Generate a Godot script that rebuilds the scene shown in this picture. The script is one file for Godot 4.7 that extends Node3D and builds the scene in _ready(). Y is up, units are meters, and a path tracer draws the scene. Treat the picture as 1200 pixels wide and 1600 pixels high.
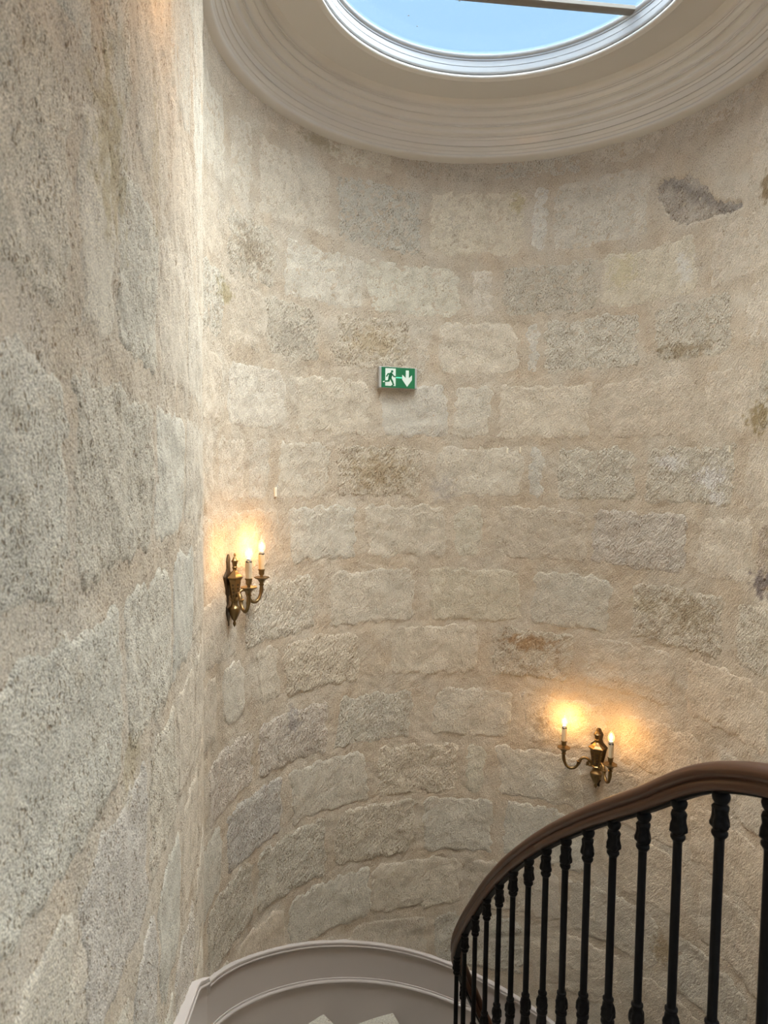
extends Node3D
# A round stone stairwell under an oval skylight. Own coordinates: x right, y up, d = distance ahead of the eye (world z = -d).

const CX := 0.56745          # centre of the round well
const CD := 3.72515
const R := 1.4898            # radius of its stone wall
const TH0 := -104.6          # where the round wall runs over into the left wall
const FLOOR := -1.62          # landing
const RISER := 0.2038

var n_low := FastNoiseLite.new()
var n_mid := FastNoiseLite.new()
var n_fine := FastNoiseLite.new()
var n_edge := FastNoiseLite.new()
var n_spot := FastNoiseLite.new()
var left_plan := []          # [u, x, d, nx, nd] along the left wall, u <= 0
var mats := {}
var used := {}
var rng := RandomNumberGenerator.new()


func _ready() -> void:
	# --- camera
	var cam := Camera3D.new()
	cam.name = "camera"
	var p := -0.057
	var r := 0.014
	cam.transform = Transform3D(Basis(
		Vector3(cos(r), sin(r) * cos(p), sin(r) * sin(p)),
		Vector3(-sin(r), cos(r) * cos(p), cos(r) * sin(p)),
		-Vector3(0, sin(p), -cos(p))), Vector3.ZERO)
	var lens := CameraAttributesPhysical.new()
	lens.frustum_focal_length = 12.0 * 1111.0 / 800.0
	lens.frustum_focus_distance = 4.3
	lens.frustum_near = 0.05
	lens.frustum_far = 200.0
	lens.exposure_aperture = 4.3
	cam.attributes = lens
	cam.fov = rad_to_deg(2.0 * atan(800.0 / 1111.0))
	cam.near = 0.05
	cam.far = 200.0
	add_child(cam)
	cam.current = true
	# --- sky, exposure
	var sm := ProceduralSkyMaterial.new()
	sm.sky_top_color = Color(0.64, 0.825, 1.0)
	sm.sky_horizon_color = Color(0.69, 0.86, 1.0)
	sm.ground_bottom_color = Color(0.35, 0.33, 0.3)
	sm.ground_horizon_color = Color(0.6, 0.62, 0.62)
	sm.sky_energy_multiplier = 1.05
	var sky := Sky.new()
	sky.sky_material = sm
	var env := Environment.new()
	env.background_mode = Environment.BG_SKY
	env.sky = sky
	env.tonemap_mode = Environment.TONE_MAPPER_LINEAR
	env.tonemap_exposure = 1.0
	env.sdfgi_enabled = true
	env.ssao_enabled = true
	env.ssil_enabled = true
	var we := WorldEnvironment.new()
	we.name = "world_environment"
	we.environment = env
	add_child(we)
	# --- daylight through thin bright cloud: a broad glow round the sun, and the rest of the bright cloud cover
	daylight("hazy_sun", 74.0, 11.2)
	daylight("bright_cloud", 128.0, 5.7)

	noises()
	make_plan()
	materials()
	shell()
	stones()
	cornice()
	skylight()
	dado()
	stairs()
	railing()
	exit_sign()
	sconce("brass two-arm candle wall light on the curved wall close to its left end", V(-0.895, -0.905, 4.045), -85.0, 10.0, 4.0)
	sconce("brass two-arm candle wall light low on the curved wall just above the handrail", V(1.532, -2.185, 4.872), 43.0, 10.0, -7.0)
	sconce("brass two-arm candle wall light high on the left wall beside the landing", V(-0.552, 1.03, 1.54), -82.5, 34.0)


func daylight(called: String, width: float, energy: float) -> void:
	var sun := DirectionalLight3D.new()
	sun.name = called
	sun.light_color = Color(0.965, 0.99, 0.975)
	sun.light_energy = energy
	sun.light_angular_distance = width
	sun.shadow_enabled = true
	sun.sky_mode = DirectionalLight3D.SKY_MODE_LIGHT_ONLY
	add_child(sun)
	sun.look_at_from_position(Vector3.ZERO, V(-0.15, -1.0, -0.20), Vector3(0, 0, 1))


# ------------------------------------------------------------------ basics
func V(x: float, y: float, d: float) -> Vector3:
	return Vector3(x, y, -d)


func numbered(called: String) -> String:
	var n: int = used.get(called, 0)
	used[called] = n + 1
	return called if n == 0 else "%s_%03d" % [called, n]


func tag(o: Node, label: String, category: String, group := "") -> void:
	o.set_meta("label", label)
	o.set_meta("category", category)
	if group:
		o.set_meta("group", group)


func put(called: String, mesh: Mesh, m: Material, parent: Node = null) -> MeshInstance3D:
	var o := MeshInstance3D.new()
	if parent == null:
		o.name = numbered(called)
	else:
		var k: int = parent.get_meta("n_" + called, 0)
		parent.set_meta("n_" + called, k + 1)
		o.name = called if k == 0 else "%s_%03d" % [called, k]
	o.mesh = mesh
	o.material_override = m
	o.cast_shadow = GeometryInstance3D.SHADOW_CASTING_SETTING_ON
	(self if parent == null else parent).add_child(o, true)
	return o


func struct(called: String, mesh: Mesh, m: Material) -> MeshInstance3D:
	var o := put(called, mesh, m)
	o.set_meta("kind", "structure")
	return o


func base(called: String, at: Vector3, turn := 0.0) -> Node3D:
	var o := Node3D.new()
	o.name = numbered(called)
	o.position = at
	o.rotation.y = turn
	add_child(o)
	return o


# ------------------------------------------------------------------ mesh kit
class Kit:
	var v := PackedVector3Array()
	var n := PackedVector3Array()
	var uv := PackedVector2Array()
	var c := PackedColorArray()
	var ix := PackedInt32Array()

	func point(p: Vector3, nn: Vector3, t := Vector2.ZERO, col := Color.WHITE) -> int:
		v.append(p); n.append(nn); uv.append(t); c.append(col)
		return v.size() - 1

	func tri(a: int, b: int, d: int) -> void:
		var g := (v[b] - v[a]).cross(v[d] - v[a])
		if g.dot(n[a] + n[b] + n[d]) > 0.0:
			ix.append(a); ix.append(d); ix.append(b)
		else:
			ix.append(a); ix.append(b); ix.append(d)

	func quad(a: int, b: int, d: int, e: int) -> void:
		tri(a, b, d); tri(a, d, e)

	func flat(pts: Array, nn := Vector3.ZERO) -> void:
		if nn == Vector3.ZERO:
			nn = (pts[1] - pts[0]).cross(pts[2] - pts[0]).normalized()
		var k := []
		for p in pts:
			k.append(point(p, nn, Vector2(p.x, p.y)))
		for i in range(1, k.size() - 1):
			tri(k[0], k[i], k[i + 1])

	# a section carried along frames; corners sharper than about 40 degrees stay sharp
	func sweep(frames: Array, sec: PackedVector2Array, closed_path := false, closed_sec := false, caps := false, side := 1.0) -> void:
		var m := sec.size()
		var segs := m if closed_sec else m - 1
		var s := side
		if closed_sec:
			var area := 0.0
			for i in m:
				area += sec[i].cross(sec[(i + 1) % m])
			s = 1.0 if area > 0 else -1.0
		var sn := []
		for i in segs:
			var e: Vector2 = sec[(i + 1) % m] - sec[i]
			sn.append(Vector2(e.y, -e.x).normalized() * s)
		var run := 0.0
		for i in segs:
			var na: Vector2 = sn[i]
			var nb: Vector2 = sn[i]
			if i > 0 or closed_sec:
				var q: Vector2 = sn[(i - 1 + segs) % segs]
				if q.dot(na) > 0.76: na = (na + q).normalized()
			if i < segs - 1 or closed_sec:
				var q2: Vector2 = sn[(i + 1) % segs]
				if q2.dot(nb) > 0.76: nb = (nb + q2).normalized()
			var pa: Vector2 = sec[i]
			var pb: Vector2 = sec[(i + 1) % m]
			var ln := pa.distance_to(pb)
			var first := v.size()
			var along := 0.0
			for f in frames.size():
				var t: Transform3D = frames[f]
				if f > 0: along += t.origin.distance_to(frames[f - 1].origin)
				var ib := t.basis.inverse().transposed()
				point(t * Vector3(pa.x, pa.y, 0), (ib * Vector3(na.x, na.y, 0)).normalized(), Vector2(along, run))
				point(t * Vector3(pb.x, pb.y, 0), (ib * Vector3(nb.x, nb.y, 0)).normalized(), Vector2(along, run + ln))
			run += ln
			var fc := frames.size()
			for f in (fc if closed_path else fc - 1):
				var a := first + 2 * f
				var b := first + 2 * ((f + 1) % fc)
				quad(a, a + 1, b + 1, b)
		if caps:
			for q in [0, frames.size() - 1]:
				var t: Transform3D = frames[q]
				var pts := PackedVector2Array(sec)
				var tri_ix := Geometry2D.triangulate_polygon(pts)
				var nn := t.basis.z.normalized()
				var other: Transform3D = frames[1 if q == 0 else frames.size() - 2]
				if nn.dot(t.origin - other.origin) < 0: nn = -nn
				var k := v.size()
				for pt in pts:
					point(t * Vector3(pt.x, pt.y, 0), nn, pt)
				for i in range(0, tri_ix.size(), 3):
					tri(k + tri_ix[i], k + tri_ix[i + 1], k + tri_ix[i + 2])

	func lathe(prof: PackedVector2Array, seg: int, at := Transform3D.IDENTITY, facet := false) -> void:
		var fr := []
		for i in seg:
			fr.append(at * Transform3D(Basis(Vector3.UP, TAU * i / seg), Vector3.ZERO))
		if not facet:
			sweep(fr, prof, true, false, false, -1.0 if prof[prof.size() - 1].y < prof[0].y else 1.0)
			return
		for i in seg:
			var a: Transform3D = fr[i]
			var b: Transform3D = fr[(i + 1) % seg]
			for k in prof.size() - 1:
				var p0 := a * Vector3(prof[k].x, prof[k].y, 0)
				var p1 := a * Vector3(prof[k + 1].x, prof[k + 1].y, 0)
				var p2 := b * Vector3(prof[k + 1].x, prof[k + 1].y, 0)
				var p3 := b * Vector3(prof[k].x, prof[k].y, 0)
				var nn := (p2 - p0).cross(p3 - p1).normalized()
				var mid := (p0 + p1 + p2 + p3) / 4.0
				var axis := at * Vector3(0, (prof[k].y + prof[k + 1].y) / 2.0, 0)
				if nn.dot(mid - axis) < 0: nn = -nn
				flat([p0, p1, p2, p3], nn)

	# a lathe whose radius also depends on the angle
	func turned(prof: PackedVector2Array, seg: int, wob: Callable, at := Transform3D.IDENTITY) -> void:
		var rows := prof.size()
		var first := v.size()
		for k in rows:
			for i in seg + 1:
				var a := TAU * i / seg
				var rr: float = wob.call(prof[k].x, prof[k].y, a)
				point(at * Vector3(rr * cos(a), prof[k].y, rr * sin(a)), Vector3.ZERO, Vector2(a / TAU, prof[k].y))
		for k in rows:
			for i in seg + 1:
				var i0 := i - 1 if i > 0 else seg - 1
				var i1 := i + 1 if i < seg else 1
				var k0 := maxi(k - 1, 0)
				var k1 := mini(k + 1, rows - 1)
				var du := v[first + k * (seg + 1) + i1] - v[first + k * (seg + 1) + i0]
				var dv := v[first + k1 * (seg + 1) + i] - v[first + k0 * (seg + 1) + i]
				var nn := du.cross(dv).normalized()
				var axis := at * Vector3(0, prof[k].y, 0)
				if nn.dot(v[first + k * (seg + 1) + i] - axis) < 0: nn = -nn
				n[first + k * (seg + 1) + i] = nn
		for k in rows - 1:
			for i in seg:
				var a := first + k * (seg + 1) + i
				quad(a, a + 1, a + seg + 2, a + seg + 1)

	# a polygon in x, y pushed along z, with a small chamfer on the front
	func slab(poly: PackedVector2Array, z0: float, z1: float, at := Transform3D.IDENTITY, bevel := 0.0) -> void:
		var m := poly.size()
		var front := PackedVector2Array(poly)
		if bevel > 0.0:
			var inn := Geometry2D.offset_polygon(poly, -bevel)
			if inn.size() == 1 and inn[0].size() == m:
				# the offset may start at another corner
				var best := 0
				for k in m:
					if inn[0][k].distance_to(poly[0]) < inn[0][best].distance_to(poly[0]): best = k
				for k in m: front[k] = inn[0][(best + k) % m]
			else:
				bevel = 0.0
		var b := at.basis
		var tri_ix := Geometry2D.triangulate_polygon(front)
		for e in [[z1, 1.0], [z0, -1.0]]:
			var k := v.size()
			for pt in (front if e[1] > 0 else poly): point(at * Vector3(pt.x, pt.y, e[0]), b.z * e[1], pt)
			for i in range(0, tri_ix.size(), 3): tri(k + tri_ix[i], k + tri_ix[i + 1], k + tri_ix[i + 2])
		var area := 0.0
		for i in m: area += poly[i].cross(poly[(i + 1) % m])
		for i in m:
			var e: Vector2 = poly[(i + 1) % m] - poly[i]
			var n2 := Vector2(e.y, -e.x).normalized() * signf(area)
			var j := (i + 1) % m
			var zb := z1 - bevel
			var nn := b * Vector3(n2.x, n2.y, 0)
			flat([at * Vector3(poly[i].x, poly[i].y, z0), at * Vector3(poly[j].x, poly[j].y, z0), at * Vector3(poly[j].x, poly[j].y, zb), at * Vector3(poly[i].x, poly[i].y, zb)], nn)
			if bevel > 0.0:
				flat([at * Vector3(poly[i].x, poly[i].y, zb), at * Vector3(poly[j].x, poly[j].y, zb), at * Vector3(front[j].x, front[j].y, z1), at * Vector3(front[i].x, front[i].y, z1)], (nn + b.z).normalized())

	func mesh() -> ArrayMesh:
		var a := []
		a.resize(Mesh.ARRAY_MAX)
		a[Mesh.ARRAY_VERTEX] = v
		a[Mesh.ARRAY_NORMAL] = n
		a[Mesh.ARRAY_TEX_UV] = uv
		a[Mesh.ARRAY_COLOR] = c
		a[Mesh.ARRAY_INDEX] = ix
		var m := ArrayMesh.new()
		m.add_surface_from_arrays(Mesh.PRIMITIVE_TRIANGLES, a)
		return m


func rect(x0: float, y0: float, x1: float, y1: float) -> PackedVector2Array:
	return PackedVector2Array([Vector2(x0, y0), Vector2(x1, y0), Vector2(x1, y1), Vector2(x0, y1)])


func smooth_path(pts: Array, per: int) -> Array:
	var out := []
	for i in pts.size() - 1:
		var a: Vector3 = pts[maxi(i - 1, 0)]
		var b: Vector3 = pts[i]
		var c: Vector3 = pts[i + 1]
		var d: Vector3 = pts[mini(i + 2, pts.size() - 1)]
		for k in per:
			out.append(b.cubic_interpolate_in_time(c, a, d, float(k) / per, b.distance_to(c), -maxf(a.distance_to(b), 1e-4), b.distance_to(c) + maxf(c.distance_to(d), 1e-4)))
	out.append(pts[pts.size() - 1])
	return out


# ------------------------------------------------------------------ noise and materials
func noises() -> void:
	rng.seed = 7
	var k := 0
	for e in [[n_low, 3.0, 3], [n_mid, 16.0, 4], [n_fine, 60.0, 3], [n_edge, 8.0, 2], [n_spot, 9.0, 4]]:
		var n: FastNoiseLite = e[0]
		n.seed = 11 + k
		k += 1
		n.noise_type = FastNoiseLite.TYPE_SIMPLEX_SMOOTH
		n.frequency = e[1]
		n.fractal_octaves = e[2]


func noise_bytes(size: int, freq: float, oct: int, sd: int, kind := FastNoiseLite.TYPE_SIMPLEX_SMOOTH, sy := 1) -> PackedByteArray:
	var n := FastNoiseLite.new()
	n.seed = sd
	n.noise_type = kind
	n.frequency = freq
	n.fractal_octaves = oct
	var im := n.get_seamless_image(size, size / sy, false, false, 0.15, true)
	if sy != 1: im.resize(size, size, Image.INTERPOLATE_CUBIC)
	im.convert(Image.FORMAT_L8)
	return im.get_data()


# albedo and height of a stone-like surface; pits = share of the surface that is pitted, deep = their darkness
func stone_maps(size: int, sd: int, grain: float, pits: float, deep: float, pit_freq: float, dirt: Color, marks: float) -> Array:
	var g := noise_bytes(size, 0.16, 3, sd)
	var s := noise_bytes(size, 0.055, 3, sd + 1)
	var b := noise_bytes(size, pit_freq, 3, sd + 2, FastNoiseLite.TYPE_SIMPLEX, 2)
	var w := noise_bytes(size, 0.008, 3, sd + 3)
	var t := noise_bytes(size, 0.026, 4, sd + 4, FastNoiseLite.TYPE_SIMPLEX, 2)
	var col := PackedByteArray()
	col.resize(size * size * 3)
	var hi := PackedByteArray()
	hi.resize(size * size)
	var cut := 0.20 + pits * 0.10
	for i in size * size:
		# slanting tool marks over plain unevenness
		var tt := (t[(i % size) * size + (i / size + i % size) % size] / 255.0 - 0.5) * 0.45 + (t[i] / 255.0 - 0.5) * 0.55
		var gg := g[i] / 255.0 - 0.5
		var ss := s[i] / 255.0 - 0.5
		var zone := clampf((w[i] / 255.0 - 0.5) * 2.0, -0.6, 0.6)
		var pit := clampf((cut + zone * 0.14 - b[i] / 255.0) * 9.0, 0.0, 1.0)
		var k := 0.88 + gg * grain + ss * 0.16
		var q := pit * deep
		col[i * 3] = int(clampf(k * lerpf(1.0, dirt.r, q), 0, 1) * 255.0)
		col[i * 3 + 1] = int(clampf(k * lerpf(1.0, dirt.g, q), 0, 1) * 255.0)
		col[i * 3 + 2] = int(clampf(k * lerpf(1.0, dirt.b, q) * (1.0 - ss * 0.05), 0, 1) * 255.0)
		hi[i] = int(clampf(0.58 + gg * 0.16 + ss * 0.30 + tt * marks - pit * 0.30, 0, 1) * 255.0)
	return [ImageTexture.create_from_image(Image.create_from_data(size, size, false, Image.FORMAT_RGB8, col)),
		ImageTexture.create_from_image(Image.create_from_data(size, size, false, Image.FORMAT_L8, hi))]


func plain(color: Color, rough: float, metal := 0.0) -> StandardMaterial3D:
	var m := StandardMaterial3D.new()
	m.albedo_color = color.linear_to_srgb()
	m.roughness = rough
	m.metallic = metal
	return m


func stone_material(maps: Array, relief: float, metres: float) -> StandardMaterial3D:
	var m := plain(Color.WHITE, 0.95)
	m.albedo_texture = maps[0]
	m.vertex_color_use_as_albedo = true
	m.heightmap_enabled = true
	m.heightmap_texture = maps[1]
	m.heightmap_scale = relief
	m.uv1_scale = Vector3(1.0 / metres, 1.0 / metres, 1)
	m.metallic_specular = 0.25
	return m


func materials() -> void:
	var dirt := Color(0.50, 0.40, 0.30)
	mats.smooth = stone_material(stone_maps(1024, 21, 0.40, 0.0, 0.45, 0.06, dirt, 0.60), 0.75, 0.83)
	mats.rough = stone_material(stone_maps(1024, 41, 0.50, 0.8, 0.5, 0.055, dirt, 0.80), 1.1, 0.77)
	mats.mortar = stone_material(stone_maps(1024, 61, 0.34, 0.2, 0.5, 0.07, dirt, 0.55), 0.75, 0.71)
	mats.smooth_near = stone_material(stone_maps(1024, 121, 0.55, 0.1, 0.5, 0.06, dirt, 0.20), 0.50, 0.83)
	mats.rough_near = stone_material(stone_maps(1024, 141, 0.80, 0.6, 0.5, 0.055, dirt, 0.25), 0.60, 0.77)
	mats.mortar_near = stone_material(stone_maps(1024, 161, 0.55, 0.6, 0.5, 0.05, dirt, 0.25), 0.55, 0.71)
	mats.paint = plain(Color(0.60, 0.58, 0.555), 0.28)
	mats.paint.clearcoat_enabled = true
	mats.paint.clearcoat = 0.4
	mats.paint.clearcoat_roughness = 0.15
	mats.grey_paint = plain(Color(0.42, 0.375, 0.355), 0.45)
	mats.white_paint = plain(Color(0.50, 0.535, 0.58), 0.35)
	# dark polished wood with long grain
	var gm := noise_bytes(512, 0.02, 4, 90, FastNoiseLite.TYPE_SIMPLEX_SMOOTH, 1)
	var wood := PackedByteArray()
	wood.resize(512 * 512 * 3)
	for y in 512:
		for x in 512:
			var t := gm[((y * 9) % 512) * 512 + (x / 3) % 512] / 255.0
			var c := Color(0.032, 0.012, 0.006).lerp(Color(0.085, 0.036, 0.017), t).linear_to_srgb()
			var i := (y * 512 + x) * 3
			wood[i] = int(c.r * 255); wood[i + 1] = int(c.g * 255); wood[i + 2] = int(c.b * 255)
	var wm := plain(Color.WHITE, 0.42)
	wm.metallic_specular = 0.32
	wm.albedo_texture = ImageTexture.create_from_image(Image.create_from_data(512, 512, false, Image.FORMAT_RGB8, wood))
	wm.uv1_scale = Vector3(0.9, 6.0, 1)
	wm.clearcoat_enabled = true
	wm.clearcoat = 0.08
	wm.clearcoat_roughness = 0.25
	mats.wood = wm
	mats.iron = plain(Color(0.006, 0.006, 0.007), 0.55)
	mats.iron.metallic_specular = 0.22
	mats.brass = plain(Color(0.21, 0.145, 0.07), 0.42, 1.0)
	mats.dark_brass = plain(Color(0.06, 0.045, 0.03), 0.5, 0.6)
	mats.candle = plain(Color(0.62, 0.50, 0.34), 0.55)
	mats.black = plain(Color(0.02, 0.018, 0.016), 0.5)
	var glass := plain(Color(1, 1, 1), 0.02)
	glass.albedo_color = Color(0.96, 0.98, 1.0, 0.02)
	glass.metallic_specular = 0.22
	glass.transparency = BaseMaterial3D.TRANSPARENCY_ALPHA
	glass.cull_mode = BaseMaterial3D.CULL_DISABLED
	mats.glass = glass
	var bulb := plain(Color(1, 0.85, 0.6), 0.4)
	bulb.emission_enabled = true
	bulb.emission = Color(1.0, 0.86, 0.60)
	bulb.emission_energy_multiplier = 4.0
	mats.filament = bulb
	mats.tread = stone_material(stone_maps(512, 81, 0.25, 0.0, 0.5, 0.03, dirt, 0.2), 0.05, 0.6)
	mats.tread.vertex_color_use_as_albedo = false
	mats.tread.albedo_color = Color(0.55, 0.51, 0.44).linear_to_srgb()


# ------------------------------------------------------------------ plan of the wall
func left_x(d: float) -> float:
	var zs := [-1.7, -0.4, 0.3, 0.91, 1.4, 1.93, 2.4, 2.68, 3.0, 3.355, 3.6]
	var xs := [-0.36, -0.395, -0.435, -0.49, -0.541, -0.608, -0.672, -0.714, -0.772, -0.857, -0.915]
	for i in range(1, zs.size() - 1):
		if d <= zs[i] or i == zs.size() - 2:
			var i0 := maxi(i - 2, 0)
			return cubic_interpolate_in_time(xs[i - 1], xs[i], xs[i0], xs[i + 1], (d - zs[i - 1]) / (zs[i] - zs[i - 1]), zs[i] - zs[i - 1], minf(zs[i0] - zs[i - 1], -1e-3), zs[i + 1] - zs[i - 1])
	return 0.0


func make_plan() -> void:
	var u := 0.0
	var prev := Vector2(left_x(3.355), 3.355)
	for i in 1001:
		var d := 3.355 - 5.0 * i / 1000.0
		var q := Vector2(left_x(d), d)
		u -= q.distance_to(prev)
		prev = q
		var t := Vector2(left_x(d + 0.01) - left_x(d - 0.01), 0.02).normalized()
		left_plan.append([u, q.x, q.y, t.y, -t.x])


func u_of_theta(deg: float) -> float:
	return deg_to_rad(deg - TH0) * R


func u_of_d(d: float) -> float:
	return left_plan[int(clampf((3.355 - d) / 5.0 * 1000.0, 0, 1000))][0]


# [x, d, nx, nd]: the point of the wall at the arc length u and its inward normal
func plan(u: float) -> Array:
	if u >= 0.0:
		var a := deg_to_rad(TH0) + u / R
		return [CX + R * sin(a), CD + R * cos(a), -sin(a), -cos(a)]
	var lo := 0
	var hi := 1000
	while hi - lo > 1:
		var m := (lo + hi) / 2
		if left_plan[m][0] > u: lo = m
		else: hi = m
	var f := clampf((u - left_plan[lo][0]) / (left_plan[hi][0] - left_plan[lo][0]), 0, 1)
	var p: Array = left_plan[lo]
	var q: Array = left_plan[hi]
	return [lerpf(p[1], q[1], f), lerpf(p[2], q[2], f), lerpf(p[3], q[3], f), lerpf(p[4], q[4], f)]


func wall_point(u: float, y: float, out: float) -> Vector3:
	var p := plan(u)
	return V(p[0] + p[2] * out, y, p[1] + p[3] * out)


func swell(u: float, y: float) -> float:
	return n_low.get_noise_2d(u, y) * 0.007 + n_mid.get_noise_2d(u * 0.35, y * 0.35) * 0.004


# a sheet over the wall; depth(u, y) is how far it stands out, tint(u, y) its colour
func sheet(u0: float, u1: float, y0: float, y1: float, step: float, depth: Callable, tint: Callable, mirror := false) -> ArrayMesh:
	var k := Kit.new()
	var nu := maxi(2, int(ceil((u1 - u0) / step)) + 1)
	var ny := maxi(2, int(ceil((y1 - y0) / step)) + 1)
	for i in nu:
		var u := lerpf(u0, u1, float(i) / (nu - 1))
		var p := plan(u)
		for j in ny:
			var y := lerpf(y0, y1, float(j) / (ny - 1))
			var o: float = depth.call(u, y)
			var q := V(p[0] + p[2] * o, y, p[1] + p[3] * o)
			if mirror: q.x = 2.0 * CX - q.x
			k.point(q, V(-p[2] if mirror else p[2], 0, p[3]), Vector2(u, -y), tint.call(u, y))
	for i in nu:
		for j in ny:
			var a := k.v[mini(i + 1, nu - 1) * ny + j] - k.v[maxi(i - 1, 0) * ny + j]
			var b := k.v[i * ny + mini(j + 1, ny - 1)] - k.v[i * ny + maxi(j - 1, 0)]
			var c := a.cross(b).normalized()
			var old := k.n[i * ny + j]
			k.n[i * ny + j] = c if c.dot(old) > 0 else -c
	for i in nu - 1:
		for j in ny - 1:
			k.quad(i * ny + j, (i + 1) * ny + j, (i + 1) * ny + j + 1, i * ny + j + 1)
	return k.mesh()


func mortar_depth(u: float, y: float) -> float:
	var h := swell(u, y) + n_mid.get_noise_2d(u, y) * 0.003 + n_fine.get_noise_2d(u, y) * 0.0012
	if u > 3.9 and u < 4.8 and y > 1.4 and y < 2.0:
		h -= 0.016 * smoothstep(0.012, -0.012, gap_distance(u, y))
	return h


# outline of the place where the facing has come away (arc length, height)
var gap := pv([4.037, 1.763, 4.050, 1.849, 4.081, 1.887, 4.141, 1.858, 4.275, 1.843, 4.391, 1.725, 4.465, 1.616, 4.581, 1.583, 4.673, 1.531, 4.602, 1.522, 4.391, 1.545, 4.271, 1.556, 4.187, 1.558, 4.168, 1.600, 4.107, 1.661, 4.097, 1.709])


func gap_distance(u: float, y: float) -> float:
	var p := Vector2(u + n_mid.get_noise_2d(u, y) * 0.02, y + n_mid.get_noise_2d(y, u) * 0.02)
	var best := 9.0
	for i in gap.size():
		best = minf(best, p.distance_to(Geometry2D.get_closest_point_to_segment(p, gap[i], gap[(i + 1) % gap.size()])))
	return -best if Geometry2D.is_point_in_polygon(p, gap) else best


# dirt, lime and lichen on the stone: where, how far, linear colour, how strong
var stains := [
	[4.205, 0.085, 0.15, 0.09, Color(0.78, 0.75, 0.72), 1.0], [4.512, -0.016, 0.17, 0.13, Color(0.78, 0.75, 0.72), 1.0], [4.56, -0.13, 0.10, 0.07, Color(0.78, 0.75, 0.72), 0.9],
	[4.879, 0.324, 0.17, 0.14, Color(0.36, 0.28, 0.16), 0.9], [4.843, 1.565, 0.07, 0.13, Color(0.30, 0.22, 0.13), 0.9], [4.966, -0.577, 0.16, 0.11, Color(0.26, 0.22, 0.21), 0.95],
	[2.083, 0.007, 0.36, 0.20, Color(0.45, 0.35, 0.22), 0.65], [3.227, -1.228, 0.32, 0.09, Color(0.42, 0.26, 0.13), 0.75], [4.276, 0.787, 0.32, 0.09, Color(0.36, 0.28, 0.18), 0.7],
	[0.968, 1.302, 0.29, 0.18, Color(0.42, 0.34, 0.25), 0.7], [0.640, 0.980, 0.18, 0.11, Color(0.40, 0.33, 0.18), 0.7], [1.357, 0.862, 0.27, 0.17, Color(0.48, 0.43, 0.36), 0.5],
	[2.045, 0.906, 0.33, 0.16, Color(0.52, 0.41, 0.27), 0.7], [2.581, -0.113, 0.16, 0.15, Color(0.46, 0.42, 0.39), 0.6], [1.398, -1.680, 0.10, 0.16, Color(0.40, 0.37, 0.36), 0.7],
	[3.828, 1.349, 0.16, 0.18, Color(0.62, 0.54, 0.36), 0.7], [4.255, 1.281, 0.09, 0.17, Color(0.78, 0.74, 0.68), 0.9], [4.398, -0.858, 0.30, 0.19, Color(0.40, 0.32, 0.21), 0.6],
	[4.067, -0.854, 0.19, 0.11, Color(0.42, 0.34, 0.22), 0.6], [4.303, -3.101, 0.15, 0.15, Color(0.36, 0.27, 0.16), 0.7], [3.081, 1.905, 0.08, 0.12, Color(0.48, 0.40, 0.22), 0.6],
	[1.592, 2.16, 0.24, 0.07, Color(0.42, 0.35, 0.24), 0.7], [3.335, -1.817, 0.10, 0.14, Color(0.40, 0.30, 0.19), 0.5],
	[-1.95, 0.62, 0.20, 0.28, Color(0.46, 0.36, 0.20), 0.6], [-1.80, -0.66, 0.12, 0.12, Color(0.46, 0.37, 0.22), 0.5], [-1.50, 0.80, 0.10, 0.30, Color(0.50, 0.40, 0.26), 0.5],
]


func stained(c: Color, u: float, y: float) -> Color:
	for s in stains:
		if absf(u - s[0]) < s[2] * 1.3 and absf(y - s[1]) < s[3] * 1.3:
			var r := Vector2((u - s[0]) / s[2], (y - s[1]) / s[3]).length()
			var f := smoothstep(0.05, 0.45, 0.75 - r + 0.55 * n_spot.get_noise_2d(u * 1.3, y * 1.6) + 0.5 * n_mid.get_noise_2d(u * 1.6, y * 1.6))
			c = c.lerp(s[4], f * s[5])
	return c


func mortar_tint(u: float, y: float) -> Color:
	var a := n_spot.get_noise_2d(u * 0.3, y * 0.3) * 0.5 + 0.5
	var c := Color(0.60, 0.492, 0.378).lerp(Color(0.645, 0.575, 0.483), clampf(a * 1.6 - 0.25, 0, 1))
	return stained(c * (1.0 + 0.10 * n_low.get_noise_2d(u * 1.7 + 40.0, y * 1.7)), u, y)


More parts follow.
